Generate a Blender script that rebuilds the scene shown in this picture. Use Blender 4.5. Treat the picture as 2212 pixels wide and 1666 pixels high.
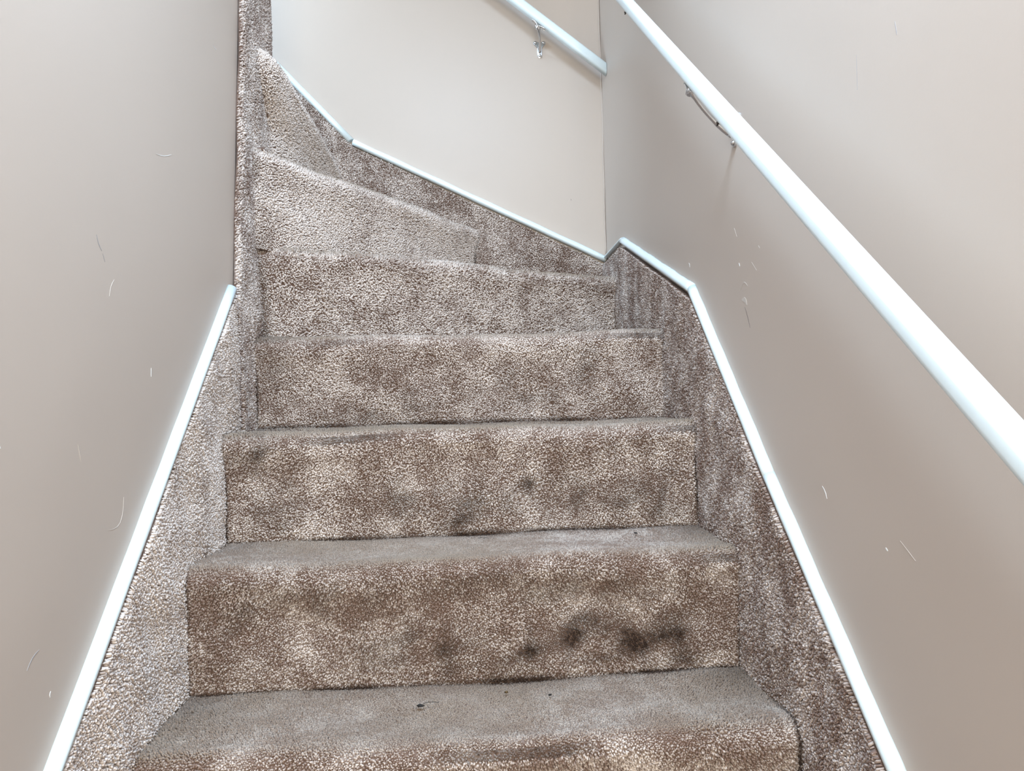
import bpy, math
import numpy as np
from mathutils import Vector, Matrix

sc = bpy.context.scene
for o in list(bpy.data.objects):
    bpy.data.objects.remove(o)
C = sc.collection
rng = np.random.default_rng(7)

# ------------------------------------------------------------------ camera
EYE = 1.294                                   # eye height above the lower floor
YAW, PIT, ROL = 0.06763, 0.01538, -0.02737
cam_d = bpy.data.cameras.new('camera'); cam = bpy.data.objects.new('camera', cam_d); C.objects.link(cam)
cam_d.sensor_fit = 'HORIZONTAL'; cam_d.sensor_width = 36.0; cam_d.lens = 1650.0 / 2212.0 * 36.0
cam_d.clip_start = 0.02
_r = Vector((math.cos(YAW), -math.sin(YAW), 0)); _f0 = Vector((math.sin(YAW), math.cos(YAW), 0)); _u0 = Vector((0, 0, 1))
_f = _f0 * math.cos(PIT) + _u0 * math.sin(PIT); _u = -_f0 * math.sin(PIT) + _u0 * math.cos(PIT)
R2 = _r * math.cos(ROL) + _u * math.sin(ROL); U2 = -_r * math.sin(ROL) + _u * math.cos(ROL)
m = Matrix.Identity(4)
for i in range(3):
    m[i][0] = R2[i]; m[i][1] = U2[i]; m[i][2] = -_f[i]
m[2][3] = EYE
cam.matrix_world = m
sc.camera = cam

# ------------------------------------------------------------------ light
sc.view_settings.view_transform = 'Standard'; sc.view_settings.look = 'None'
sc.view_settings.gamma = 1.0; sc.view_settings.use_curve_mapping = False
sc.view_settings.exposure = 1.0
w = bpy.data.worlds.new('world'); sc.world = w; w.use_nodes = True
w.node_tree.nodes['Background'].inputs[0].default_value = (0.92, 0.96, 1.0, 1)
w.node_tree.nodes['Background'].inputs[1].default_value = 1.0

def area(name, loc, target, sx, sy, power, col):
    d = bpy.data.lights.new(name, 'AREA'); d.shape = 'RECTANGLE'; d.size = sx; d.size_y = sy
    d.energy = power; d.color = col
    o = bpy.data.objects.new(name, d); C.objects.link(o)
    o.location = loc
    o.rotation_euler = (Vector(target) - Vector(loc)).to_track_quat('-Z', 'Y').to_euler()
    return o
area('upstairs_daylight', (-1.15, 1.92, EYE + 1.75), (-0.35, 2.25, EYE + 0.7), 0.4, 0.5, 7.5, (0.62, 0.82, 1.0)).data.spread = 2.4
area('ceiling_light', (0.05, 0.42, EYE + 1.60), (0.0, 0.48, EYE), 0.50, 0.6, 26, (0.585, 0.79, 1.0))
area('lower_hall_light', (0.1, -1.5, EYE + 0.35), (0.0, 1.4, EYE - 0.10), 1.0, 1.3, 20, (1.0, 0.90, 0.68))

# ------------------------------------------------------------------ materials
def newmat(name):
    mt = bpy.data.materials.new(name); mt.use_nodes = True
    nt = mt.node_tree
    return mt, nt, nt.nodes['Principled BSDF']

def wall_paint():
    mt, nt, b = newmat('greige_wall_paint')
    tc = nt.nodes.new('ShaderNodeTexCoord')
    n1 = nt.nodes.new('ShaderNodeTexNoise'); n1.inputs['Scale'].default_value = 2.3; n1.inputs['Detail'].default_value = 3
    n2 = nt.nodes.new('ShaderNodeTexNoise'); n2.inputs['Scale'].default_value = 260; n2.inputs['Detail'].default_value = 2
    n3 = nt.nodes.new('ShaderNodeTexNoise'); n3.inputs['Scale'].default_value = 3.5; n3.inputs['Detail'].default_value = 1
    for n in (n1, n2, n3): nt.links.new(tc.outputs['Object'], n.inputs['Vector'])
    mx = nt.nodes.new('ShaderNodeMix'); mx.data_type = 'RGBA'
    mx.inputs['A'].default_value = (0.525, 0.452, 0.40, 1); mx.inputs['B'].default_value = (0.55, 0.475, 0.422, 1)
    nt.links.new(n1.outputs['Fac'], mx.inputs['Factor']); nt.links.new(mx.outputs['Result'], b.inputs['Base Color'])
    b.inputs['Roughness'].default_value = 0.42; b.inputs['Specular IOR Level'].default_value = 0.4
    b1 = nt.nodes.new('ShaderNodeBump'); b1.inputs['Strength'].default_value = 0.05; b1.inputs['Distance'].default_value = 0.001
    b2 = nt.nodes.new('ShaderNodeBump'); b2.inputs['Strength'].default_value = 0.3; b2.inputs['Distance'].default_value = 0.01
    nt.links.new(n2.outputs['Fac'], b1.inputs['Height']); nt.links.new(n3.outputs['Fac'], b2.inputs['Height'])
    nt.links.new(b2.outputs['Normal'], b1.inputs['Normal']); nt.links.new(b1.outputs['Normal'], b.inputs['Normal'])
    return mt

def simple(name, col, rough=0.5, metal=0.0, bump=0.0, scale=200, spec=0.5):
    mt, nt, b = newmat(name)
    tc = nt.nodes.new('ShaderNodeTexCoord'); n = nt.nodes.new('ShaderNodeTexNoise')
    n.inputs['Scale'].default_value = scale; n.inputs['Detail'].default_value = 3
    nt.links.new(tc.outputs['Object'], n.inputs['Vector'])
    mx = nt.nodes.new('ShaderNodeMix'); mx.data_type = 'RGBA'
    mx.inputs['A'].default_value = tuple(c * 0.95 for c in col) + (1,); mx.inputs['B'].default_value = tuple(min(1, c * 1.03) for c in col) + (1,)
    nt.links.new(n.outputs['Fac'], mx.inputs['Factor']); nt.links.new(mx.outputs['Result'], b.inputs['Base Color'])
    b.inputs['Roughness'].default_value = rough; b.inputs['Metallic'].default_value = metal
    b.inputs['Specular IOR Level'].default_value = spec
    if bump:
        bp = nt.nodes.new('ShaderNodeBump'); bp.inputs['Strength'].default_value = bump; bp.inputs['Distance'].default_value = 0.001
        nt.links.new(n.outputs['Fac'], bp.inputs['Height']); nt.links.new(bp.outputs['Normal'], b.inputs['Normal'])
    return mt

def carpet_material():
    """Cut-pile carpet: every tuft has its own shade ('rnd'), patches follow how the pile was trodden, 'dirt' is grime."""
    mt, nt, b = newmat('taupe_cut_pile')
    L = nt.links.new
    tc = nt.nodes.new('ShaderNodeTexCoord')
    def noise(s, d, r=0.55):
        n = nt.nodes.new('ShaderNodeTexNoise'); n.inputs['Scale'].default_value = s; n.inputs['Detail'].default_value = d
        n.inputs['Roughness'].default_value = r; L(tc.outputs['Object'], n.inputs['Vector']); return n.outputs['Fac']
    def math_(op, a, c, clamp=False):
        n = nt.nodes.new('ShaderNodeMath'); n.operation = op; n.use_clamp = clamp
        for i, v in enumerate((a, c)):
            if isinstance(v, (int, float)): n.inputs[i].default_value = v
            else: L(v, n.inputs[i])
        return n.outputs[0]
    at = nt.nodes.new('ShaderNodeAttribute'); at.attribute_name = 'rnd'
    ad = nt.nodes.new('ShaderNodeAttribute'); ad.attribute_name = 'dirt'
    aw = nt.nodes.new('ShaderNodeAttribute'); aw.attribute_name = 'wear'
    patch = noise(13, 5, 0.68); hue = noise(4, 2)
    f = math_('MULTIPLY', math_('SUBTRACT', patch, 0.5), 2.7)
    g = math_('MULTIPLY', math_('SUBTRACT', at.outputs['Fac'], 0.5), 0.80)
    t = math_('ADD', math_('ADD', f, g), 0.55, True)
    mx = nt.nodes.new('ShaderNodeMix'); mx.data_type = 'RGBA'
    mx.inputs['A'].default_value = (0.26, 0.182, 0.152, 1); mx.inputs['B'].default_value = (0.79, 0.71, 0.67, 1)
    L(t, mx.inputs['Factor'])
    mw = nt.nodes.new('ShaderNodeMix'); mw.data_type = 'RGBA'
    mw.inputs['B'].default_value = (0.30, 0.235, 0.185, 1)       # greyed, trodden pile on the treads
    L(aw.outputs['Fac'], mw.inputs['Factor']); L(mx.outputs['Result'], mw.inputs['A'])
    dn = noise(120, 3, 0.7)
    dm = math_('MULTIPLY', ad.outputs['Fac'], math_('ADD', math_('MULTIPLY', dn, 2.2), 0.2), True)
    md = nt.nodes.new('ShaderNodeMix'); md.data_type = 'RGBA'
    md.inputs['B'].default_value = (0.045, 0.028, 0.022, 1)
    L(dm, md.inputs['Factor']); L(mw.outputs['Result'], md.inputs['A'])
    L(md.outputs['Result'], b.inputs['Base Color'])
    b.inputs['Roughness'].default_value = 0.9; b.inputs['Specular IOR Level'].default_value = 0.05
    b.inputs['Sheen Weight'].default_value = 0.08; b.inputs['Sheen Roughness'].default_value = 0.5
    return mt

M_wall = wall_paint()
M_carpet = carpet_material()
M_white = simple('white_gloss_paint', (0.80, 0.92, 0.97), 0.35, 0, 0.08, 40)
M_metal = simple('brushed_nickel', (0.62, 0.62, 0.63), 0.22, 1.0, 0, 90)
M_dark = simple('dark_steel', (0.10, 0.09, 0.08), 0.4, 1.0, 0, 90)
M_lint = simple('black_lint', (0.02, 0.018, 0.018), 0.9)
M_crumb = simple('brown_crumb', (0.12, 0.075, 0.03), 0.8)
M_ceil = simple('ceiling_paint', (0.80, 0.80, 0.79), 0.8)
M_floor = simple('lower_floor_carpet', (0.33, 0.27, 0.24), 0.95, 0, 0.6, 400)
M_fleck = simple('white_paint_fleck', (0.86, 0.88, 0.88), 0.5)
M_smear = simple('pale_scuff', (0.61, 0.56, 0.52), 0.5)
M_scratch = simple('dark_scratch', (0.16, 0.13, 0.12), 0.6)
M_grey = simple('grey_scuff', (0.36, 0.35, 0.37), 0.6)

# ------------------------------------------------------------------ helpers
def tag(o, label=None, cat=None, group=None, kind=None):
    if label: o['label'] = label
    if cat: o['category'] = cat
    if group: o['group'] = group
    if kind: o['kind'] = kind
    return o

def link(name, me, mat, parent=None):
    o = bpy.data.objects.new(name, me); C.objects.link(o)
    me.materials.append(mat)
    if parent is not None: o.parent = parent
    return o

def mesh_np(name, V, F3=None, F4=None, smooth=True, attrs=None):
    me = bpy.data.meshes.new(name)
    F3 = np.zeros((0, 3), int) if F3 is None else np.asarray(F3, int); F4 = np.zeros((0, 4), int) if F4 is None else np.asarray(F4, int)
    me.vertices.add(len(V)); me.vertices.foreach_set('co', np.asarray(V, np.float32).ravel())
    nl = F3.size + F4.size; me.loops.add(nl); me.polygons.add(len(F3) + len(F4))
    me.loops.foreach_set('vertex_index', np.concatenate([F3.ravel(), F4.ravel()]).astype(np.int32))
    st = np.concatenate([np.arange(len(F3)) * 3, F3.size + np.arange(len(F4)) * 4]).astype(np.int32)
    me.polygons.foreach_set('loop_start', st)
    me.polygons.foreach_set('use_smooth', np.full(len(st), smooth))
    me.update(calc_edges=True)
    for k, v in (attrs or {}).items():
        a = me.attributes.new(k, 'FLOAT', 'POINT'); a.data.foreach_set('value', np.asarray(v, np.float32))
    me.validate()
    return me

def obj_poly(name, verts, faces, mat, parent=None, smooth=False):
    me = bpy.data.meshes.new(name); me.from_pydata([tuple(v) for v in verts], [], faces); me.update()
    if smooth: me.polygons.foreach_set('use_smooth', [True] * len(me.polygons))
    return link(name, me, mat, parent)

def boxverts(x0, x1, y0, y1, z0, z1):
    return [(x, y, z) for z in (z0, z1) for (x, y) in ((x0, y0), (x1, y0), (x1, y1), (x0, y1))]
BF = [(3, 2, 1, 0), (4, 5, 6, 7), (0, 1, 5, 4), (1, 2, 6, 5), (2, 3, 7, 6), (3, 0, 4, 7)]

def box(name, x0, x1, y0, y1, z0, z1, mat, parent=None):
    return obj_poly(name, boxverts(x0, x1, y0, y1, z0, z1), BF, mat, parent)

def sweep(name, path, section, up, mat, parent=None, caps=True, scales=None, smooth=True, cut=None):
    """sweep a closed 2-D section (side, up) along a 3-D path"""
    path = [Vector(p) for p in path]; up = Vector(up).normalized(); n = len(section); V = []; F = []
    for i, p in enumerate(path):
        a = path[max(0, i - 1)]; c = path[min(len(path) - 1, i + 1)]
        t = (c - a).normalized(); s = t.cross(up).normalized(); u = s.cross(t).normalized()
        k = scales[i] if scales else 1.0
        for (x, y) in section:
            q = p + s * x * k + u * y * k
            if cut and i in cut: q = q + t * ((cut[i](q)) / 1.0)
            V.append(q)
    for i in range(len(path) - 1):
        for j in range(n):
            F.append((i * n + j, i * n + (j + 1) % n, (i + 1) * n + (j + 1) % n, (i + 1) * n + j))
    if caps:
        F.append(tuple(range(n))[::-1]); F.append(tuple((len(path) - 1) * n + j for j in range(n)))
    o = obj_poly(name, V, F, mat, parent, smooth)
    if smooth:
        for p in o.data.polygons:
            if len(p.vertices) > 4: p.use_smooth = False
    return o

def circle(r, n=14): return [(r * math.cos(2 * math.pi * k / n), r * math.sin(2 * math.pi * k / n)) for k in range(n)]
def rrect(wd, ht, r, n=5):
    P = []
    for cx, cy, a0 in ((wd / 2 - r, ht / 2 - r, 0), (-wd / 2 + r, ht / 2 - r, 90), (-wd / 2 + r, -ht / 2 + r, 180), (wd / 2 - r, -ht / 2 + r, 270)):
        for k in range(n + 1):
            a = math.radians(a0 + 90 * k / n); P.append((cx + r * math.cos(a), cy + r * math.sin(a)))
    return P

# ------------------------------------------------------------------ measured plan (x right, y up the flight, z above the eye line)
XL, XR, YB = -0.444, 0.456, 2.348
def lz(a): return a + EYE
FLOOR = 0.0
CEIL = lz(1.75)
# tread heights and riser lines of the straight flight: (y left, y right, z top)
STEPS = [(0.415, 0.415, -1.086), (0.625, 0.625, -0.878), (0.835, 0.835, -0.670), (1.040, 1.040, -0.462),
         (1.250, 1.250, -0.260), (1.458, 1.460, -0.056), (1.685, 1.682, 0.141)]

# ------------------------------------------------------------------ room shell
WT = 0.012                                        # carpeted skirting stands this proud of the plaster
def struct(o, label=None):
    o['kind'] = 'structure'
    if label: o['label'] = label
    return o
wall_right = struct(box('wall_right', XR + WT, XR + WT + 0.12, -2.2, YB + 0.14, FLOOR - 0.1, CEIL, M_wall), 'greige wall on the right carrying the long white handrail')
wall_back = struct(box('wall_back', -3.2, XR + WT, YB + WT, YB + WT + 0.12, FLOOR - 0.1, CEIL + 1.2, M_wall), 'pale greige wall facing the stairs behind the winding steps')
YE = 1.70
lv = []
pl = [(XL - WT, -2.2), (XL - WT, YE), (-3.2, YE), (-3.2, YE - 0.12), (XL - WT - 0.12, YE - 0.12), (XL - WT - 0.12, -2.2)]
lv = [(x, y, FLOOR - 0.1) for x, y in pl] + [(x, y, CEIL + 1.2) for x, y in pl]
n = len(pl)
lf = [(i, (i + 1) % n, n + (i + 1) % n, n + i) for i in range(n)] + [(0, 5, 4, 1), (4, 3, 2, 1), (n + 1, n + 4, n + 5, n), (n + 1, n + 2, n + 3, n + 4)]
wall_left = struct(obj_poly('wall_left', lv, lf, M_wall), 'greige wall on the left ending at the carpet-wrapped corner')
floor = struct(box('floor', XL - 0.2, XR + 0.2, -2.2, 0.415, FLOOR - 0.1, FLOOR, M_floor))
ceiling = struct(obj_poly('ceiling', boxverts(XL - 0.3, XR + 0.2, -2.2, YB + 0.2, CEIL, CEIL + 0.08), BF, M_ceil))
struct(box('ceiling', -3.2, XL - 0.3, YE - 0.15, YB + 0.2, CEIL + 1.2, CEIL + 1.28, M_ceil))

# ------------------------------------------------------------------ carpet machinery
def fbm(P, s, seed):
    """cheap smooth noise from rotated sines, P (...,3)"""
    r = np.random.default_rng(seed); out = np.zeros(P.shape[:-1])
    for k in range(7):
        d = r.normal(size=3); d /= np.linalg.norm(d)
        out += np.sin(P @ d * s * (0.6 + 0.9 * r.random()) + r.random() * 6.28)
    return out / 7 ** 0.5 / 0.75

# grime that has a shape of its own: centre (x, y, z above eye), radii (x, z), strength
STAINS = [(0.106, 1.25, -0.418, .018, .018, 1.0), (0.161, 1.25, -0.400, .026, .020, 1.0), (0.271, 1.25, -0.416, .020, .022, .95),
          (0.329, 1.25, -0.405, .030, .022, 1.0), (0.222, 1.25, -0.378, .036, .014, .8), (-0.104, 1.25, -0.396, .030, .034, .55),
          (-0.015, 1.25, -0.412, .024, .030, .8), (0.078, 1.25, -0.437, .020, .012, .8), (-0.16, 1.25, -0.40, .03, .03, .4),
          (-0.24, 1.25, -0.31, .09, .024, .35), (0.36, 1.25, -0.44, .02, .014, .5), (0.02, 1.25, -0.30, .14, .016, .3),
          (0.20, 1.25, -0.32, .10, .02, .35), (-0.36, 1.25, -0.33, .03, .05, .35), (0.22, 1.25, -0.43, .05, .012, .4),
          (0.087, 1.458, -0.200, .018, .022, .55), (-0.346, 1.458, -0.200, .030, .028, .75), (0.385, 1.458, -0.195, .016, .034, .6),
          (0.225, 1.458, -0.190, .022, .034, .65), (-0.005, 1.458, -0.208, .036, .030, .85), (-0.123, 1.458, -0.188, .032, .022, .6),
          (0.32, 1.458, -0.195, .045, .024, .6), (0.125, 1.458, -0.172, .028, .014, .7), (0.165, 1.458, -0.195, .016, .028, .6),
          (-0.06, 1.458, -0.215, .06, .014, .45), (-0.39, 1.458, -0.09, .04, .03, .55), (0.30, 1.458, -0.10, .05, .02, .3),
          (0.13, 1.685, -0.005, .07, .022, .55), (-0.09, 1.685, -0.008, .035, .026, .5), (0.27, 1.685, 0.04, .03, .05, .4),
          (-0.22, 1.685, -0.035, .06, .014, .5), (-0.41, 1.685, 0.07, .025, .05, .45), (0.10, 1.685, 0.03, .02, .03, .45)]

def dirt_at(P, kind, n=None):
    z = P[:, 2] - EYE; d = np.zeros(len(P))
    if kind == 'step':
        P = P.copy(); P[:, 0] += 0.006 * fbm(P, 75, 61); z = z + 0.006 * fbm(P, 80, 62); am = 0.72 + 0.3 * fbm(P, 130, 63)
        for (x, y, zz, rx, rz, s) in STAINS:
            g = np.exp(-(((P[:, 0] - x) / (1.4 * rx)) ** 2 + ((z - zz) / (1.4 * rz)) ** 2)) * (np.abs(P[:, 1] - y) < 0.06)
            d = np.maximum(d, s * (0.85 if y < 1.3 else 0.62) * g * am)
    return d

def tufts(P, N, rad, hgt, lean, rnd, dirt):
    """each tuft: a leaning three-sided yarn end with a flat tip"""
    n = len(P)
    up = np.where(np.abs(N[:, 2:3]) > 0.9, np.array([[0., 1., 0.]]), np.array([[0., 0., 1.]]))
    t1 = np.cross(up, N); t1 /= np.linalg.norm(t1, axis=1, keepdims=True); t2 = np.cross(N, t1)
    a0 = rng.random(n) * 6.283; V = np.zeros((n, 6, 3))
    tilt = (rng.normal(size=(n, 2)) * 0.25)
    side = t1 * (lean[:, :1] + tilt[:, :1]) + t2 * (lean[:, 1:] + tilt[:, 1:])
    top = P + N * hgt[:, None] + side * hgt[:, None]
    slope = rng.normal(size=(n, 3)) * 0.12
    for k in range(3):
        a = a0 + k * 2.0944
        d = t1 * np.cos(a)[:, None] + t2 * np.sin(a)[:, None]
        V[:, k] = P - N * 0.0008 + d * (rad * 0.8)[:, None]
        V[:, 3 + k] = top + d * (rad * 0.88)[:, None] + N * (hgt * slope[:, k])[:, None]
    F = np.array([[0, 1, 4], [0, 4, 3], [1, 2, 5], [1, 5, 4], [2, 0, 3], [2, 3, 5], [3, 4, 5]])
    Fa = (F[None] + 6 * np.arange(n)[:, None, None]).reshape(-1, 3)
    dd = np.repeat(dirt, 6)
    return V.reshape(-1, 3), Fa, np.repeat(rnd, 6), dd

TRI = [0]
def carpet(name, G, parent, spacing=0.0031, height=0.0055, kind='side', discard=None, thick=0.008, seed=1, hfun=None, label=None, flip=False, leanfun=None, dirtfun=None, wearfun=None, tone=0.0, thin=lz(-0.10)):
    # tone: light and shade painted into a piece's colour; on lower steps also soil
    """G: (nv, nu, 3) grid of the carpet backing, outward normal = dG/du x dG/dv. A closed sheet plus its pile, one mesh."""
    G = np.asarray(G, float); nv, nu, _ = G.shape
    du = np.gradient(G, axis=1); dv = np.gradient(G, axis=0)
    N = np.cross(du, dv); ln = np.linalg.norm(N, axis=2, keepdims=True); N = N / np.maximum(ln, 1e-9)
    if flip: N = -N
    V0 = G.reshape(-1, 3); V1 = (G - N * thick).reshape(-1, 3); K = nv * nu
    idx = np.arange(K).reshape(nv, nu)
    q = np.stack([idx[:-1, :-1], idx[:-1, 1:], idx[1:, 1:], idx[1:, :-1]], -1).reshape(-1, 4)
    if flip: q = q[:, ::-1]
    qs = [q, q[:, ::-1] + K]
    ring = np.concatenate([idx[0, :-1], idx[:-1, -1], idx[-1, :0:-1], idx[:0:-1, 0]])
    nx = np.roll(ring, -1)
    side = np.stack([ring, ring + K, nx + K, nx], -1)
    if flip: side = side[:, ::-1]
    qs.append(side)
    F4 = np.concatenate(qs)
    # pile roots
    Lu = np.linalg.norm(np.diff(G, axis=1), axis=2).sum(1).max(); Lv = np.linalg.norm(np.diff(G, axis=0), axis=2).sum(0).max()
    mu = max(2, int(Lu / spacing)); mv = max(2, int(Lv / (spacing * 0.92)))
    # arc-length parameter from the mean lengths
    sv = np.concatenate([[0], np.cumsum(np.linalg.norm(np.diff(G, axis=0), axis=2).max(1))]); sv /= sv[-1]
    su = np.concatenate([[0], np.cumsum(np.linalg.norm(np.diff(G, axis=1), axis=2).max(0))]); su /= su[-1]
    jj, ii = np.meshgrid(np.arange(mu), np.arange(mv))
    uu = ((jj + 0.5 * (ii % 2) + 0.25 + (rng.random(jj.shape) - 0.5) * 0.75) / mu).clip(0, 1).ravel()
    vv = ((ii + 0.5 + (rng.random(jj.shape) - 0.5) * 0.75) / mv).clip(0, 1).ravel()
    fu = np.interp(uu, su, np.arange(nu)).clip(0, nu - 1.001); fv = np.interp(vv, sv, np.arange(nv)).clip(0, nv - 1.001)
    iu = fu.astype(int); iv = fv.astype(int); a = (fu - iu)[:, None]; b = (fv - iv)[:, None]
    def samp(A): return (A[iv, iu] * (1 - a) + A[iv, iu + 1] * a) * (1 - b) + (A[iv + 1, iu] * (1 - a) + A[iv + 1, iu + 1] * a) * b
    P = samp(G); Nn = samp(N); Nn /= np.maximum(np.linalg.norm(Nn, axis=1, keepdims=True), 1e-9)
    # even density where the patch narrows
    wu = np.linalg.norm(np.diff(G, axis=1), axis=2); ratio = wu / np.maximum(wu.max(0, keepdims=True), 1e-9)
    wv = np.linalg.norm(np.diff(G, axis=0), axis=2); ratv = wv / np.maximum(wv.max(1, keepdims=True), 1e-9)
    keep = rng.random(len(P)) < ratio[iv, iu] * ratv[iv, iu]
    if discard is not None: keep &= ~discard(P)
    if thin is not None: keep &= ~((Nn[:, 2] > 0.985) & (P[:, 2] > thin) & (rng.random(len(P)) < 0.62))   # treads above the eye
    P = P[keep]; Nn = Nn[keep]; n = len(P)
    rad = spacing * 0.62 * (0.8 + 0.45 * rng.random(n))
    h = 0.8 * height * (0.7 + 0.5 * rng.random(n)) * (1 + 0.18 * fbm(P, 60, seed + 5))
    if hfun is not None: h = h * hfun(P, Nn)
    lean = np.stack([0.15 * fbm(P, 26, seed + 1), -0.12 + 0.15 * fbm(P, 24, seed + 2)], 1)
    if leanfun is not None: lean = lean + leanfun(P, Nn)
    d = dirt_at(P, kind)
    if dirtfun is not None: d = np.clip(np.maximum(d, dirtfun(P, Nn)), 0, 1)
    wr = wearfun(P, Nn) if wearfun is not None else np.zeros(n)
    TV, TF, ra, da = tufts(P, Nn, rad, h, lean, rng.random(n) + tone, d)
    d0 = np.full(2 * K, 0.35)
    V = np.concatenate([V0, V1, TV]); F3 = TF + 2 * K
    me = mesh_np(name, V, F3, F4, True, {'rnd': np.concatenate([np.full(2 * K, -0.2), ra]), 'dirt': np.concatenate([d0, da]),
                                          'wear': np.concatenate([np.zeros(2 * K), np.repeat(wr, 6)])})
    TRI[0] += len(F3) + 2 * len(F4)
    o = link(name, me, M_carpet, parent)
    if label: o['label'] = label
    return o

stairs = bpy.data.objects.new('carpeted_staircase', None); C.objects.link(stairs)
stairs.location = (0, 0.415, 0)
tag(stairs, 'narrow staircase covered in worn taupe cut-pile carpet, winding up to the left', 'stairs')
def adopt(o):
    o.parent = stairs; o.matrix_parent_inverse = Matrix.Translation((0, -0.415, 0)); return o

def arc(n, a0, a1, r): return [(r * math.cos(a), r * math.sin(a)) for a in np.linspace(a0, a1, n)]

def step_grid(Lp, Rp, zbL, zbR, ztL, ztR, Lb, Rb, nu=70, bulge=0.010, rr=0.022, backpts=None, seed=1, out=None, linepts=None, bfade=None, toppts=None):
    """rows: riser bottom -> nosing -> tread back"""
    Lp = np.array(Lp); Rp = np.array(Rp); u = np.linspace(0, 1, nu)
    line = Lp[None] * (1 - u[:, None]) + Rp[None] * u[:, None]
    dr = (Rp - Lp) / np.linalg.norm(Rp - Lp)
    out = np.tile(np.array([dr[1], -dr[0]])[None], (nu, 1))      # towards the lower step
    if linepts is not None:
        lp = np.array(linepts, float); s = np.concatenate([[0], np.cumsum(np.linalg.norm(np.diff(lp, axis=0), axis=1))]); s /= s[-1]
        line = np.stack([np.interp(u, s, lp[:, 0]), np.interp(u, s, lp[:, 1])], 1)
        for _ in range(3): line[1:-1] = (line[:-2] + line[1:-1] * 2 + line[2:]) / 4
        t = np.gradient(line, axis=0); t /= np.linalg.norm(t, axis=1, keepdims=True); out = np.stack([t[:, 1], -t[:, 0]], 1)
    line0, out0 = line, out
    def pathline(pts):
        lp = np.array(pts, float); s = np.concatenate([[0], np.cumsum(np.linalg.norm(np.diff(lp, axis=0), axis=1))]); s /= s[-1]
        l = np.stack([np.interp(u, s, lp[:, 0]), np.interp(u, s, lp[:, 1])], 1)
        for _ in range(3): l[1:-1] = (l[:-2] + l[1:-1] * 2 + l[2:]) / 4
        t = np.gradient(l, axis=0); t /= np.linalg.norm(t, axis=1, keepdims=True); return l, np.stack([t[:, 1], -t[:, 0]], 1)
    lineT, outT = (line, out) if toppts is None else pathline(toppts)
    bulge = bulge * (np.ones(nu) if bfade is None else bfade(u))
    zb = zbL * (1 - u) + zbR * u; zt = ztL * (1 - u) + ztR * u
    zt = zt + 0.0022 * np.sin(u * 9 + seed * 1.7) + 0.0012 * np.sin(u * 23 + seed)
    if backpts is None: back = np.array(Lb)[None] * (1 - u[:, None]) + np.array(Rb)[None] * u[:, None]
    else:
        bp = np.array(backpts, float); s = np.concatenate([[0], np.cumsum(np.linalg.norm(np.diff(bp, axis=0), axis=1))]); s /= s[-1]
        back = np.stack([np.interp(u, s, bp[:, 0]), np.interp(u, s, bp[:, 1])], 1)
    rows = []
    for k, f in enumerate(np.linspace(0, 1, 22)):       # riser, offset o outward
        z = zb - 0.012 + (zt - 0.038 - zb + 0.012) * f
        k = min(1, max(0, (f - 0.45) / 0.5)); k = k * k * (3 - 2 * k); line = line0 * (1 - k) + lineT * k; out = out0 * (1 - k) + outT * k
        o = 0.002 * np.sin(u * 13 + f * 5 + seed) + bulge * max(0, (f - 0.55) / 0.45) ** 2
        rows.append(np.stack([line[:, 0] + out[:, 0] * o, line[:, 1] + out[:, 1] * o, z], 1))
    line, out = lineT, outT
    for (cx, sz) in arc(8, 0.15, math.pi / 2, 1.0):     # rounded nosing
        o = bulge + 0.002 - rr * (1 - cx); z = zt - rr * 1.3 * (1 - sz)
        rows.append(np.stack([line[:, 0] + out[:, 0] * o, line[:, 1] + out[:, 1] * o, z], 1))
    front = line + out * (bulge + 0.002 - rr - 0.004)[:, None]
    for f in np.linspace(0.03, 1, 22):
        p = front * (1 - f) + back * f
        dip = -0.0035 * math.sin(math.pi * min(1, f * 1.1)) + 0.0015 * np.sin(u * 11 + f * 7 + seed)
        rows.append(np.stack([p[:, 0], p[:, 1], zt + dip], 1))
    G = np.stack(rows)
    G[:, :, 2] += EYE
    return G

def tread_flat(P, N):
    """pile is trodden flat in the middle of the treads"""
    f = np.clip((N[:, 2] - 0.75) / 0.2, 0, 1); mid = np.exp(-((P[:, 0] - 0.03) / 0.36) ** 4)
    return (1 - 0.62 * f * mid) * (1 - 0.35 * np.clip((N[:, 2] - 0.1) / 0.2, 0, 1) * (1 - f))

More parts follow.
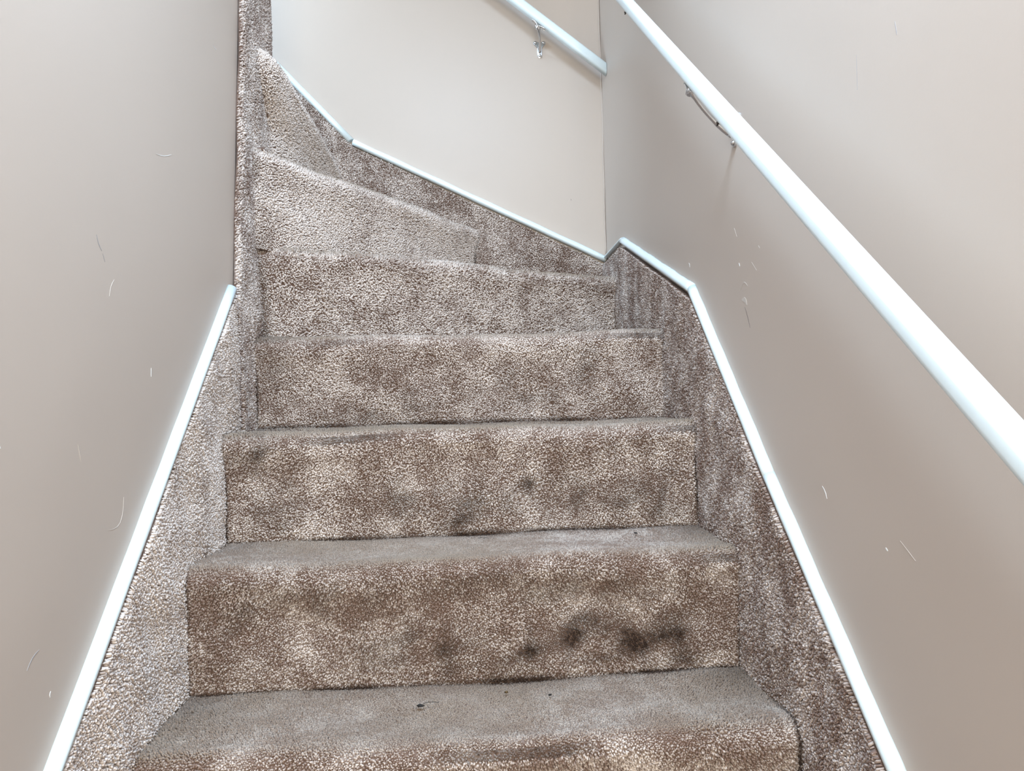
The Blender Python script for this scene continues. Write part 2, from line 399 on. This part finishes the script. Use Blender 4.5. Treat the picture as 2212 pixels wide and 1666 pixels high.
def tread_wear(P, N):
    f = np.clip((N[:, 2] - 0.45) / 0.5, 0, 1)
    return f * np.clip(0.74 + 0.22 * fbm(P, 14, 77), 0.35, 0.95)
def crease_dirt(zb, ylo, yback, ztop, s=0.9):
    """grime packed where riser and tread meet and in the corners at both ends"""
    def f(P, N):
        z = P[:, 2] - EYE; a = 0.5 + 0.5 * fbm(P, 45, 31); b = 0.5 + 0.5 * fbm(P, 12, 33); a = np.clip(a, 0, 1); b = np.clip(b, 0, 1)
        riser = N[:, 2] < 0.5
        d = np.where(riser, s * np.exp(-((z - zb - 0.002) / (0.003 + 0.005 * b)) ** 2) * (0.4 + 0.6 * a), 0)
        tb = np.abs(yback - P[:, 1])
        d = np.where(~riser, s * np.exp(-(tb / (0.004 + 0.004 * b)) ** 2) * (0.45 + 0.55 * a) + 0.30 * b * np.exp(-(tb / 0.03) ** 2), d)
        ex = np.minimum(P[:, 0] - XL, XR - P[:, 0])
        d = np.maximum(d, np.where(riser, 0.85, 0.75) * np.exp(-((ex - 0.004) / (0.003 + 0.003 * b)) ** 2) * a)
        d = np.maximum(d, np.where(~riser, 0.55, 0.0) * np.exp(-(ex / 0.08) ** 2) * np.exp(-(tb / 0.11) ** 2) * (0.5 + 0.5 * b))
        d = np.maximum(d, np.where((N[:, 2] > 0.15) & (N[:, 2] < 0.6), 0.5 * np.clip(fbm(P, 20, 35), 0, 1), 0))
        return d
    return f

E_ = 0.004
for k, (yl, yr, zt) in enumerate(STEPS):
    zb = -EYE if k == 0 else STEPS[k - 1][2]
    if k < 6: nl, nr = STEPS[k + 1][0], STEPS[k + 1][1]
    else: nl, nr = 1.745, 2.175
    vis = k >= 3
    G = step_grid((XL - E_, yl), (XR + E_, yr), zb, zb, zt, zt, (XL - E_, nl + 0.012), (XR + E_, nr + 0.012), seed=k + 1)
    o = carpet('carpeted_step', G, None, spacing=(0.0029 if k < 5 else 0.0031) if vis else 0.008, height=0.0052 if vis else 0.007, kind='step',
               seed=k * 3 + 1, hfun=tread_flat, wearfun=tread_wear, tone={3: -0.28, 4: -0.28, 5: 0.0}.get(k, 0.10), dirtfun=crease_dirt(zb, yl, nl, zt),
               discard=(lambda P, zt=zt, k=k: (P[:, 2] < lz(STEPS[2][2]) ) if k == 3 else np.zeros(len(P), bool)))
    adopt(o)
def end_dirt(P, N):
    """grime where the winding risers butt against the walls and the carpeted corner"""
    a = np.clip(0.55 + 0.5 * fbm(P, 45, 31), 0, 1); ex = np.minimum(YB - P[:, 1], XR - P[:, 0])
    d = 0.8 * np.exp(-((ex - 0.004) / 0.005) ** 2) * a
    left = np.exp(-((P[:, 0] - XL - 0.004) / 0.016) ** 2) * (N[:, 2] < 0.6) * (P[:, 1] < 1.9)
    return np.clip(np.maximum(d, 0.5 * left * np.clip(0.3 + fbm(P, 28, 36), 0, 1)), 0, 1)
# winders round the wall end
def winder(Lp, Rp, zbL, zbR, ztL, ztR, back, seed, sp=0.0036, out=None, tone=0.0, **kw):
    G = step_grid(Lp, Rp, zbL, zbR, ztL, ztR, None, None, backpts=back, seed=seed, out=out, **kw)
    zmid = lz((ztL + ztR) / 2)
    o = carpet('carpeted_step', G, None, spacing=sp, height=0.006, kind='step', seed=seed, label=None, wearfun=tread_wear, tone=tone, dirtfun=end_dirt)
    adopt(o); return o
winder((-0.450, 1.739), (XR + E_, 2.176), 0.141, 0.141, 0.356, 0.334, [(-0.43, 1.73), (0.056, YB), (XR + E_, YB)], 21, tone=0.25)  # winder tones lighten the pile colour as if better lit
winder((-0.448, 1.702), (0.058, YB + E_), 0.356, 0.334, 0.566, 0.520, [(-0.42, 1.72), (-0.365, YB + E_)], 24, bulge=0.012, tone=0.60)
winder((-0.425, 1.690), (-0.362, YB + E_), 0.566, 0.520, 0.815, 0.715, [(-0.62, 1.80), (-0.62, 1.90), (-0.62, YB + E_)], 27, rr=0.026, bulge=0.012, tone=1.0,
       linepts=[(-0.470, 1.850), (-0.440, 1.856), (-0.428, 1.880), (-0.412, 1.96), (-0.362, YB + E_)],
       toppts=[(-0.470, 1.752), (-0.440, 1.755), (-0.420, 1.775), (-0.408, 1.83), (-0.362, YB + E_)])
for k, x in enumerate((-0.60, -0.81, -1.02)):
    winder((x, YE), (x, YB + E_), 0.775 + 0.208 * k, 0.745 + 0.208 * k, 0.983 + 0.208 * k, 0.983 + 0.208 * k,
           [(x - 0.22 - (0.4 if k == 2 else 0), YE), (x - 0.22 - (0.4 if k == 2 else 0), YB + E_)], 30 + k, sp=0.009)

# carpet on the skirting beside the steps
TR_R = [(YB + 0.006, 0.432), (2.097, 0.438), (1.476, 0.213), (1.122, -0.122), (0.794, -0.418), (0.200, -0.960)]
TR_L = [(1.552, 0.240), (0.200, -0.975)]
def interp_line(pts, y):
    p = sorted(pts); return np.interp(y, [a for a, _ in p], [b for _, b in p])
def stair_z(Y):
    z = np.full(Y.shape, -EYE)
    for (yl, yr, zt) in STEPS: z = np.where(Y > yl - 0.004, zt, z)
    return z
def below_right(P):
    z = stair_z(P[:, 1]); z = np.where(P[:, 1] > 2.17, 0.33, z)
    return (P[:, 2] < lz(z) - 0.004) | (P[:, 1] < 0.76)
def below_left(P):
    return (P[:, 2] < lz(stair_z(P[:, 1])) - 0.004) | (P[:, 1] < 0.78)
def skirt(name, ys, ztop, zlow, x, flip, disc, seed, label, tone):
    v = np.linspace(0, 1, 30); G = np.zeros((30, len(ys), 3))
    for j, f in enumerate(v):
        z = zlow + (ztop - zlow) * f
        G[j, :, 0] = x; G[j, :, 1] = ys; G[j, :, 2] = lz(z)
    wob = 0.0016 * fbm(G, 30, seed); G[:, :, 0] += wob
    return adopt(carpet(name, G, None, spacing=0.0035, height=0.006, kind='side', discard=disc, seed=seed, flip=flip, label=label, thick=0.012, tone=tone))
ysR = np.linspace(0.2, YB + 0.004, 200); top = interp_line(TR_R, ysR) - 0.028
skirt('skirting_carpet', ysR, top, np.maximum(top - 0.50, -EYE), XR + 0.001, True, below_right, 41, 'carpet band on the skirting along the right wall', -0.22)
ysL = np.linspace(0.2, 1.56, 130); top = interp_line(TR_L, ysL) - 0.028
skirt('skirting_carpet', ysL, top, np.maximum(top - 0.50, -EYE), XL - 0.001, False, below_left, 44, 'carpet band on the skirting along the left wall', 0.62)  # tone paints the left band lit, the right band shaded

TR_B = [(XR + 0.004, 0.432), (-0.304, 0.803), (-0.500, 1.016), (-1.6, 2.18)]
def below_back(P):
    x = P[:, 0]; z = np.where(x > 0.056, 0.334, np.where(x > -0.362, 0.52, 0.715))
    return (P[:, 2] < lz(z) - 0.004) | (x < -0.62)
xs = np.linspace(-1.5, XR, 190); top = interp_line(TR_B, xs) - 0.028
G = np.zeros((30, len(xs), 3))
for j, f in enumerate(np.linspace(0, 1, 30)):
    G[j, :, 0] = xs; G[j, :, 1] = YB; G[j, :, 2] = lz(top - 0.45 + 0.45 * f)
G[:, :, 1] += 0.0015 * fbm(G, 25, 3)
adopt(carpet('skirting_carpet', G, None, spacing=0.0036, height=0.007, kind='side', discard=below_back, seed=47, thick=0.012,
             label='carpet band under the trim of the back wall'))

# carpet wrapped round the end of the left wall
zz = np.linspace(-0.30, 1.75, 90)
prof = []
def wrap_profile(z):
    ya = np.interp(z, [0.2, 0.85, 1.75], [1.574, 1.660, 1.73])     # edge on the painted wall
    yc = np.interp(z, [-0.3, 0.75, 1.75], [1.90, 1.925, 1.955]); r = 0.034
    pts = [(XL - 0.006, ya)] + [(XL, y) for y in np.linspace(ya + 0.006, yc - r, 14)]
    pts += [(XL - r + r * math.cos(a), yc - r + r * math.sin(a)) for a in np.linspace(0.12, math.pi / 2, 12)]
    pts += [(x, yc) for x in np.linspace(XL - r - 0.01, XL - 0.16, 8)]
    return pts
G = np.array([[(x, y, lz(z)) for (x, y) in wrap_profile(z)] for z in zz])
G[:, :, 0] += 0.0015 * fbm(G, 22, 9)
adopt(carpet('corner_carpet', G, None, spacing=0.0036, height=0.006, kind='side', seed=50, thick=0.010, flip=False,
             discard=lambda P: (P[:, 0] < XL - 0.09) | (P[:, 2] > lz(1.45)) | (P[:, 2] < lz(stair_z(P[:, 1])) - 0.01),
             label='carpet wrapped round the end of the left wall', tone=0.05))
print('carpet triangles', TRI[0])

# ------------------------------------------------------------------ white trim above the carpet
def trim(name, p0, p1, plane, label, wd=0.0165, pr=0.0, m0=0.0, m1=0.0):
    """p = (along, z); plane: 'R' right wall, 'L' left wall, 'B' back wall; profile is a rounded moulding"""
    n = 14; V = []; F = []; pr = pr or (0.023 if plane == 'B' else 0.0145); wd = wd + (0.004 if plane == 'B' else 0)
    d = Vector((p1[0] - p0[0], p1[1] - p0[1])).normalized(); nrm = Vector((-d.y, d.x))
    if nrm.y < 0: nrm = -nrm
    prof = [(0, 0), (pr * 0.75, 0), (pr, wd * 0.18), (pr, wd * 0.45), (pr * 0.86, wd * 0.72), (pr * 0.55, wd * 0.92), (pr * 0.25, wd), (0, wd)]
    K = 26; Ln = math.hypot(p1[0] - p0[0], p1[1] - p0[1])
    for i in range(K + 1):
        f = i / K; wob = 0.0006 * math.sin(f * Ln * 40 + p0[0] * 9) + 0.0004 * math.sin(f * Ln * 95)
        for (o, h) in prof:
            hh = h - wd + (wob if h > wd * 0.6 else 0)
            q = Vector(p0) * (1 - f) + Vector(p1) * f + nrm * hh + d * hh * (m0 * (1 - f) + m1 * f)
            if plane == 'R': V.append((XR + WT - o, q.x, lz(q.y)))
            elif plane == 'L': V.append((XL - WT + o, q.x, lz(q.y)))
            else: V.append((q.x, YB + WT - o, lz(q.y)))
    m_ = len(prof)
    for i in range(K):
        for j in range(m_): F.append((i * m_ + j, i * m_ + (j + 1) % m_, (i + 1) * m_ + (j + 1) % m_, (i + 1) * m_ + j))
    F.append(tuple(range(m_))[::-1]); F.append(tuple(K * m_ + j for j in range(m_)))
    o = obj_poly(name, V, F, M_white, None, True)
    import bmesh
    bm = bmesh.new(); bm.from_mesh(o.data); bmesh.ops.recalc_face_normals(bm, faces=bm.faces); bm.to_mesh(o.data); bm.free()
    for p in o.data.polygons:
        if len(p.vertices) > 4: p.use_smooth = False
    o['kind'] = 'structure'; o['label'] = label
    return o
def mit(a, b, c):
    """tan of half the bend at b, for the end of a-b"""
    t1 = math.atan2(b[1] - a[1], b[0] - a[0]); t2 = math.atan2(c[1] - b[1], c[0] - b[0])
    return math.tan((t2 - t1) / 2)
trim('trim_1', TR_R[5], TR_R[4], 'R', 'white trim of the right wall, lowest length')
trim('trim_2', TR_R[4], TR_R[3], 'R', 'white trim of the right wall beside the lowest steps')
trim('trim_3', TR_R[3], TR_R[2], 'R', 'white trim of the right wall up to the bend', m1=mit(TR_R[3], TR_R[2], TR_R[1]) * -1)
trim('trim_4', TR_R[2], TR_R[1], 'R', 'short white trim between the bend and the peak on the right wall', m0=mit(TR_R[3], TR_R[2], TR_R[1]))
trim('trim_5', TR_R[1], TR_R[0], 'R', 'thin white trim between the peak and the room corner', wd=0.008, pr=0.013)
trim('trim_6', TR_L[1], TR_L[0], 'L', 'white trim sloping along the left wall')
trim('trim_7', (XR + WT, TR_B[0][1]), TR_B[1], 'B', 'white trim of the back wall rising from the room corner', m1=mit(TR_B[3], TR_B[1], TR_B[0]))
trim('trim_8', TR_B[1], TR_B[3], 'B', 'steeper white trim of the back wall at the upper left', m0=-mit(TR_B[3], TR_B[1], TR_B[0]))
# caulk bead in the corner of back and right wall
zc = np.linspace(0.44, 1.7, 60)
sweep('caulk_bead', [(XR + WT - 0.002 + 0.0009 * math.sin(z * 9) + 0.0005 * math.sin(z * 31), YB + WT - 0.002, lz(z)) for z in zc],
      circle(0.0022, 6), (0, 1, 0), M_wall, wall_back)

# ------------------------------------------------------------------ handrails
def empty(name, loc, label, cat, group=None):
    o = bpy.data.objects.new(name, None); C.objects.link(o); o.location = loc
    return tag(o, label, cat, group)
def child(o, parent):
    o.parent = parent                       # a part's geometry is in world metres; sub-parts share their part's frame
    if parent.type == 'EMPTY': o.matrix_parent_inverse = Matrix.Translation(-parent.location)
    return o

def rail_body(p0, p1, up, parent, wd=0.024, ht=0.026, end_cut=None):
    K = 24; path = [Vector(p0).lerp(Vector(p1), i / K) for i in range(K + 1)]
    return child(sweep('rail', path, rrect(wd, ht, 0.009, 5), up, M_white, None, cut=None if end_cut is None else {K: end_cut}), parent)

def bracket(parent, rail_pt, wall_pt, wall_n, rail_dir, long_plate=True):
    """cast handrail bracket: wall plate with two ears, curved arm, saddle screwed under the rail"""
    rp = Vector(rail_pt); wp = Vector(wall_pt); nrm = Vector(wall_n); rd = Vector(rail_dir).normalized()
    side = Vector((0, 0, 1)).cross(nrm).normalized(); up = Vector((0, 0, 1))
    # arm is the bracket part itself
    P = []; droop = 0.028 if long_plate else 0.010
    for t in np.linspace(0, 1, 12):
        a = wp + nrm * 0.006 + up * -0.012; c1 = wp + nrm * 0.030 + up * 0.002; c2 = rp - up * droop + nrm * 0.004; d = rp
        P.append(a * (1 - t) ** 3 + c1 * 3 * t * (1 - t) ** 2 + c2 * 3 * t * t * (1 - t) + d * t ** 3)
    arm = child(sweep('bracket', P, circle(0.0042, 10), (side.x, side.y, 0.02), M_metal, None, scales=[1.0] * 4 + [0.85] * 5 + [1.3] * 3), parent)
    arm['label'] = 'nickel rail bracket'
    # wall plate: keyhole outline with two ears at the top and a rounded foot
    out = []
    def A(cx, cz, r, a0, a1, n=7):
        for k in range(n): a = math.radians(a0 + (a1 - a0) * k / (n - 1)); out.append((cx + r * math.cos(a), cz + r * math.sin(a)))
    A(0.013, 0.016, 0.0065, -60, 135); out.append((0.0, 0.017)); A(-0.013, 0.016, 0.0065, 45, 240); out.append((-0.008, 0.0))
    A(0.0, -0.024, 0.0075, 180, 360); out.append((0.008, 0.0))
    n = len(out); V = []
    for h, k in ((0.0, 1.0), (0.003, 1.0), (0.0045, 0.86)):
        V += [wp + nrm * h + side * x * k + up * z * k for (x, z) in out]
    F = [(l * n + i, l * n + (i + 1) % n, (l + 1) * n + (i + 1) % n, (l + 1) * n + i) for l in range(2) for i in range(n)]
    F.append(tuple(2 * n + i for i in range(n)))
    child(obj_poly('wall_plate', V, F, M_metal, None), arm)
    for (x, z) in ((0.013, 0.016), (-0.013, 0.016), (0.0, -0.024)):
        V = []; m_ = 10
        for (h, r) in ((0.0045, 0.0045), (0.0066, 0.0038), (0.0078, 0.002)):
            V += [wp + nrm * h + side * (x + r * math.cos(6.283 * k / m_)) + up * (z + r * math.sin(6.283 * k / m_)) for k in range(m_)]
        F = [(l * m_ + i, l * m_ + (i + 1) % m_, (l + 1) * m_ + (i + 1) % m_, (l + 1) * m_ + i) for l in range(2) for i in range(m_)]
        F.append(tuple(2 * m_ + i for i in range(m_)))
        child(obj_poly('screw', V, F, M_metal, None, True), arm)
    # saddle strap under the rail
    u = rd.cross(nrm).normalized()
    if u.z < 0: u = -u
    S = [rp + rd * t + u * (0.0005 - 0.005 * math.exp(-(t / 0.008) ** 2)) for t in np.linspace(-0.024, 0.024, 13)]
    child(sweep('saddle', S, rrect(0.013, 0.003, 0.001, 2), u, M_metal, None), arm)
    V = []; m_ = 12
    for (h, r) in ((-0.013, 0.004), (-0.010, 0.0078), (-0.003, 0.0075), (0.001, 0.006)):
        V += [rp + u * h + rd * (r * math.cos(6.283 * k / m_)) + nrm * (r * math.sin(6.283 * k / m_)) for k in range(m_)]
    F = [(l * m_ + i, l * m_ + (i + 1) % m_, (l + 1) * m_ + (i + 1) % m_, (l + 1) * m_ + i) for l in range(3) for i in range(m_)]
    F.append(tuple(range(m_))); F.append(tuple(3 * m_ + i for i in range(m_)))
    child(obj_poly('clamp', V, F, M_metal, None, True), arm)
    return arm

def small_screw(parent, pt, axis):
    a = Vector(axis).normalized(); pt = Vector(pt)
    P = [pt + a * t for t in (-0.001, 0.001, 0.0015, 0.003, 0.0045)]
    return child(sweep('screw', P, circle(0.0022, 8), (1, 0, 0.1), M_dark, None, scales=[1.5, 1.4, 0.7, 0.7, 0.5]), parent)

XRL = XR + WT - 0.077
slope = Vector((0, 1.186 - 0.509, 0.488 + 0.048))
def ry(y): return (XRL, y, lz(-0.048 + (y - 0.509) * 0.796))
hr = empty('handrail', ry(0.2), 'long white handrail sloping down the right wall toward the viewer', 'handrail')
rail_body(ry(0.12), ry(1.95), (0, 0, 1), hr)
bd = (Vector(ry(1)) - Vector(ry(0))).normalized()
rp = Vector(ry(1.208)) + Vector((-0.002, 0.010, -0.011))
bracket(hr, rp, (XR + WT, 1.238, rp.z - 0.060), (-1, 0, 0), bd, False)
small_screw(hr, Vector(ry(1.075)) + Vector((-0.006, 0.009, -0.011)), (-0.2, 0.6, -0.8))
small_screw(hr, Vector(ry(1.64)) + Vector((-0.006, 0.009, -0.011)), (-0.2, 0.6, -0.8))

YRL = YB + WT - 0.077
def rx(x): return (x, YRL, lz(0.993 - (x - 0.4625) * 0.775))
hb = empty('handrail', rx(XR), 'white handrail on the back wall ending at the room corner', 'handrail')
_t = (Vector(rx(1)) - Vector(rx(0))).normalized()
rail_body(rx(-1.3), rx(XR - 0.01), (0, 0, 1), hb, wd=0.027, ht=0.030, end_cut=lambda q: (XR + WT - 0.001 - q.x) / _t.x)
bd = (Vector(rx(0)) - Vector(rx(1))).normalized()
rp = Vector(rx(0.275)) + Vector((-0.010, 0, -0.014))
bracket(hb, rp, (0.275, YB + WT, lz(1.088)), (0, -1, 0), bd)
rp = Vector(rx(-0.75)) + Vector((-0.010, 0, -0.014))
bracket(hb, rp, (-0.76, YB + WT, rp.z - 0.06), (0, -1, 0), bd)

# ------------------------------------------------------------------ marks on the paint (thin raised flecks and scuffs)
def mark(wall, pts, width, mat, label=None):
    """pts on a wall: (along, z); a thin tapered sliver"""
    n = len(pts); V = []; F = []
    for s in (0, 1):
        for i, (a, z) in enumerate(pts):
            j = max(0, i - 1); k = min(n - 1, i + 1); d = Vector((pts[k][0] - pts[j][0], pts[k][1] - pts[j][1])).normalized()
            nr = Vector((-d.y, d.x)); ww = width * math.sin(math.pi * (i + 0.5) / n) / 2
            for sg in (-1, 1):
                q = Vector((a, z)) + nr * ww * sg; off = 0.0 if s == 0 else 0.00035
                if wall is wall_right: V.append((XR + WT - off, q.x, lz(q.y)))
                elif wall is wall_left: V.append((XL - WT + off, q.x, lz(q.y)))
                else: V.append((q.x, YB + WT - off, lz(q.y)))
    m_ = 2 * n
    for i in range(n - 1):
        F.append((m_ + 2 * i, m_ + 2 * i + 1, m_ + 2 * i + 3, m_ + 2 * i + 2)); F.append((2 * i + 2, 2 * i + 3, 2 * i + 1, 2 * i))
        F.append((2 * i, 2 * i + 2, m_ + 2 * i + 2, m_ + 2 * i)); F.append((2 * i + 1, m_ + 2 * i + 1, m_ + 2 * i + 3, 2 * i + 3))
    o = obj_poly('scuff_mark', V, F, mat, wall)
    return o
def seg(p, q, n=5, bend=0.0):
    out = []
    for i in range(n):
        f = i / (n - 1); d = (q[1] - p[1], -(q[0] - p[0])); k = bend * math.sin(math.pi * f)
        out.append((p[0] * (1 - f) + q[0] * f + d[0] * k, p[1] * (1 - f) + q[1] * f + d[1] * k))
    return out
WR, WL, WB = wall_right, wall_left, wall_back
mark(WR, seg((1.232, 0.150), (1.210, 0.139), 6, 0.2), 0.008, M_smear)
mark(WR, seg((1.236, 0.167), (1.205, 0.170), 6, 0.3), 0.0014, M_smear)
mark(WR, seg((1.219, 0.137), (1.199, 0.101), 6, 0.02), 0.0011, M_scratch)
mark(WR, seg((0.771, 0.386), (0.768, 0.370), 4), 0.0009, M_grey)
mark(WR, seg((0.849, 0.385), (0.850, 0.345), 4), 0.0006, M_grey)
mark(WR, seg((0.970, -0.127), (0.958, -0.142), 4, 0.1), 0.0012, M_fleck)
mark(WR, seg((0.824, -0.179), (0.820, -0.182), 4), 0.0020, M_fleck)
mark(WR, seg((0.795, -0.166), (0.768, -0.182), 5), 0.0006, M_smear)
mark(WR, seg((1.239, 0.213), (1.236, 0.207), 3), 0.0018, M_fleck)
mark(WR, seg((1.185, 0.205), (1.165, 0.188), 5), 0.0007, M_smear)
mark(WR, seg((1.515, 0.262), (1.508, 0.252), 4, 0.2), 0.0014, M_fleck)
mark(WR, seg((1.256, 0.275), (1.245, 0.258), 4), 0.0012, M_smear)
mark(WR, seg((1.155, 0.225), (1.150, 0.220), 3), 0.0014, M_smear)
mark(WL, seg((1.199, 0.388), (1.262, 0.407), 5, 0.04), 0.0009, M_fleck)
mark(WL, seg((1.000, 0.221), (1.014, 0.203), 5, 0.1), 0.0016, M_grey)
mark(WL, seg((1.016, 0.200), (1.022, 0.190), 4), 0.0009, M_grey)
mark(WL, seg((1.064, -0.120), (1.018, -0.157), 7, -0.3), 0.0009, M_smear)
mark(WL, seg((0.852, -0.256), (0.829, -0.270), 5, 0.1), 0.0010, M_grey)
mark(WL, seg((0.874, -0.308), (0.872, -0.314), 4, 0.2), 0.0015, M_fleck)
mark(WL, seg((0.943, -0.042), (0.950, -0.063), 4), 0.0008, M_smear)
mark(WL, seg((1.048, 0.171), (1.033, 0.147), 5, 0.1), 0.0008, M_smear)
mark(WL, seg((1.164, 0.058), (1.163, 0.045), 4), 0.0012, M_fleck)
mark(WL, seg((0.788, -0.034), (0.790, -0.037), 3), 0.0012, M_fleck)
mark(WL, seg((1.490, 0.692), (1.510, 0.692), 4, 0.1), 0.0010, M_fleck)
mark(WB, seg((0.360, 0.615), (0.361, 0.610), 3), 0.0012, M_scratch)

# ------------------------------------------------------------------ small litter on the treads
def blob(name, loc, r, mat, seed, label, cat, squash=0.5, tail=None, group=None):
    rr = np.random.default_rng(seed); V = []; F = []; nu, nv = 10, 6
    c = Vector(loc)
    for j in range(nv + 1):
        th = math.pi * j / nv
        for i in range(nu):
            ph = 2 * math.pi * i / nu; k = r * (1 + 0.35 * rr.normal() * (0 < j < nv))
            V.append(c + Vector((1.5 * k * math.sin(th) * math.cos(ph), k * math.sin(th) * math.sin(ph), squash * k * math.cos(th))))
    for j in range(nv):
        for i in range(nu): F.append((j * nu + i, (j + 1) * nu + i, (j + 1) * nu + (i + 1) % nu, j * nu + (i + 1) % nu))
    if tail:
        base = len(V); P = [c + Vector(t) for t in tail]; sec = circle(0.0004, 5)
        for i, p in enumerate(P):
            t = (P[min(i + 1, len(P) - 1)] - P[max(i - 1, 0)]).normalized(); s = t.cross(Vector((0, 0, 1))).normalized(); u = s.cross(t)
            for (x, y) in sec: V.append(p + s * x + u * y)
        for i in range(len(P) - 1):
            for j in range(5): F.append((base + i * 5 + j, base + i * 5 + (j + 1) % 5, base + (i + 1) * 5 + (j + 1) % 5, base + (i + 1) * 5 + j))
    o = obj_poly(name, V, F, mat, None, True)
    return tag(o, label, cat, group)
h0 = lz(-0.462) + 0.0035; h1 = lz(-0.260) + 0.0035
blob('lint', (-0.073, 1.160, h0), 0.0030, M_lint, 1, 'black lint with a curling thread on the lowest visible tread', 'lint', 0.6,
     [(0.002, 0, .001), (0.008, 0.004, .002), (0.014, 0.004, .003), (0.022, 0.007, .0015), (0.028, 0.006, .001)])
blob('crumb', (0.125, 1.175, h0), 0.0015, M_lint, 2, 'tiny black crumb right of center on the lowest visible tread', 'crumb', 0.9)
blob('crumb', (0.059, 1.195, h0), 0.0018, M_crumb, 3, 'small brown crumb near the riser on the lowest visible tread', 'crumb', 0.9)
blob('lint', (0.316, 1.395, h1), 0.0022, M_lint, 4, 'dark fluff at the right end of the second tread', 'lint', 0.5)
blob('lint', (0.036, 1.399, h1), 0.0008, M_lint, 5, 'short dark hair lying in the middle of the second tread', 'lint', 0.7,
     [(-0.010, 0.002, .001), (-0.003, 0.003, .002), (0.004, 0.0, .0015), (0.010, -0.002, .001)])
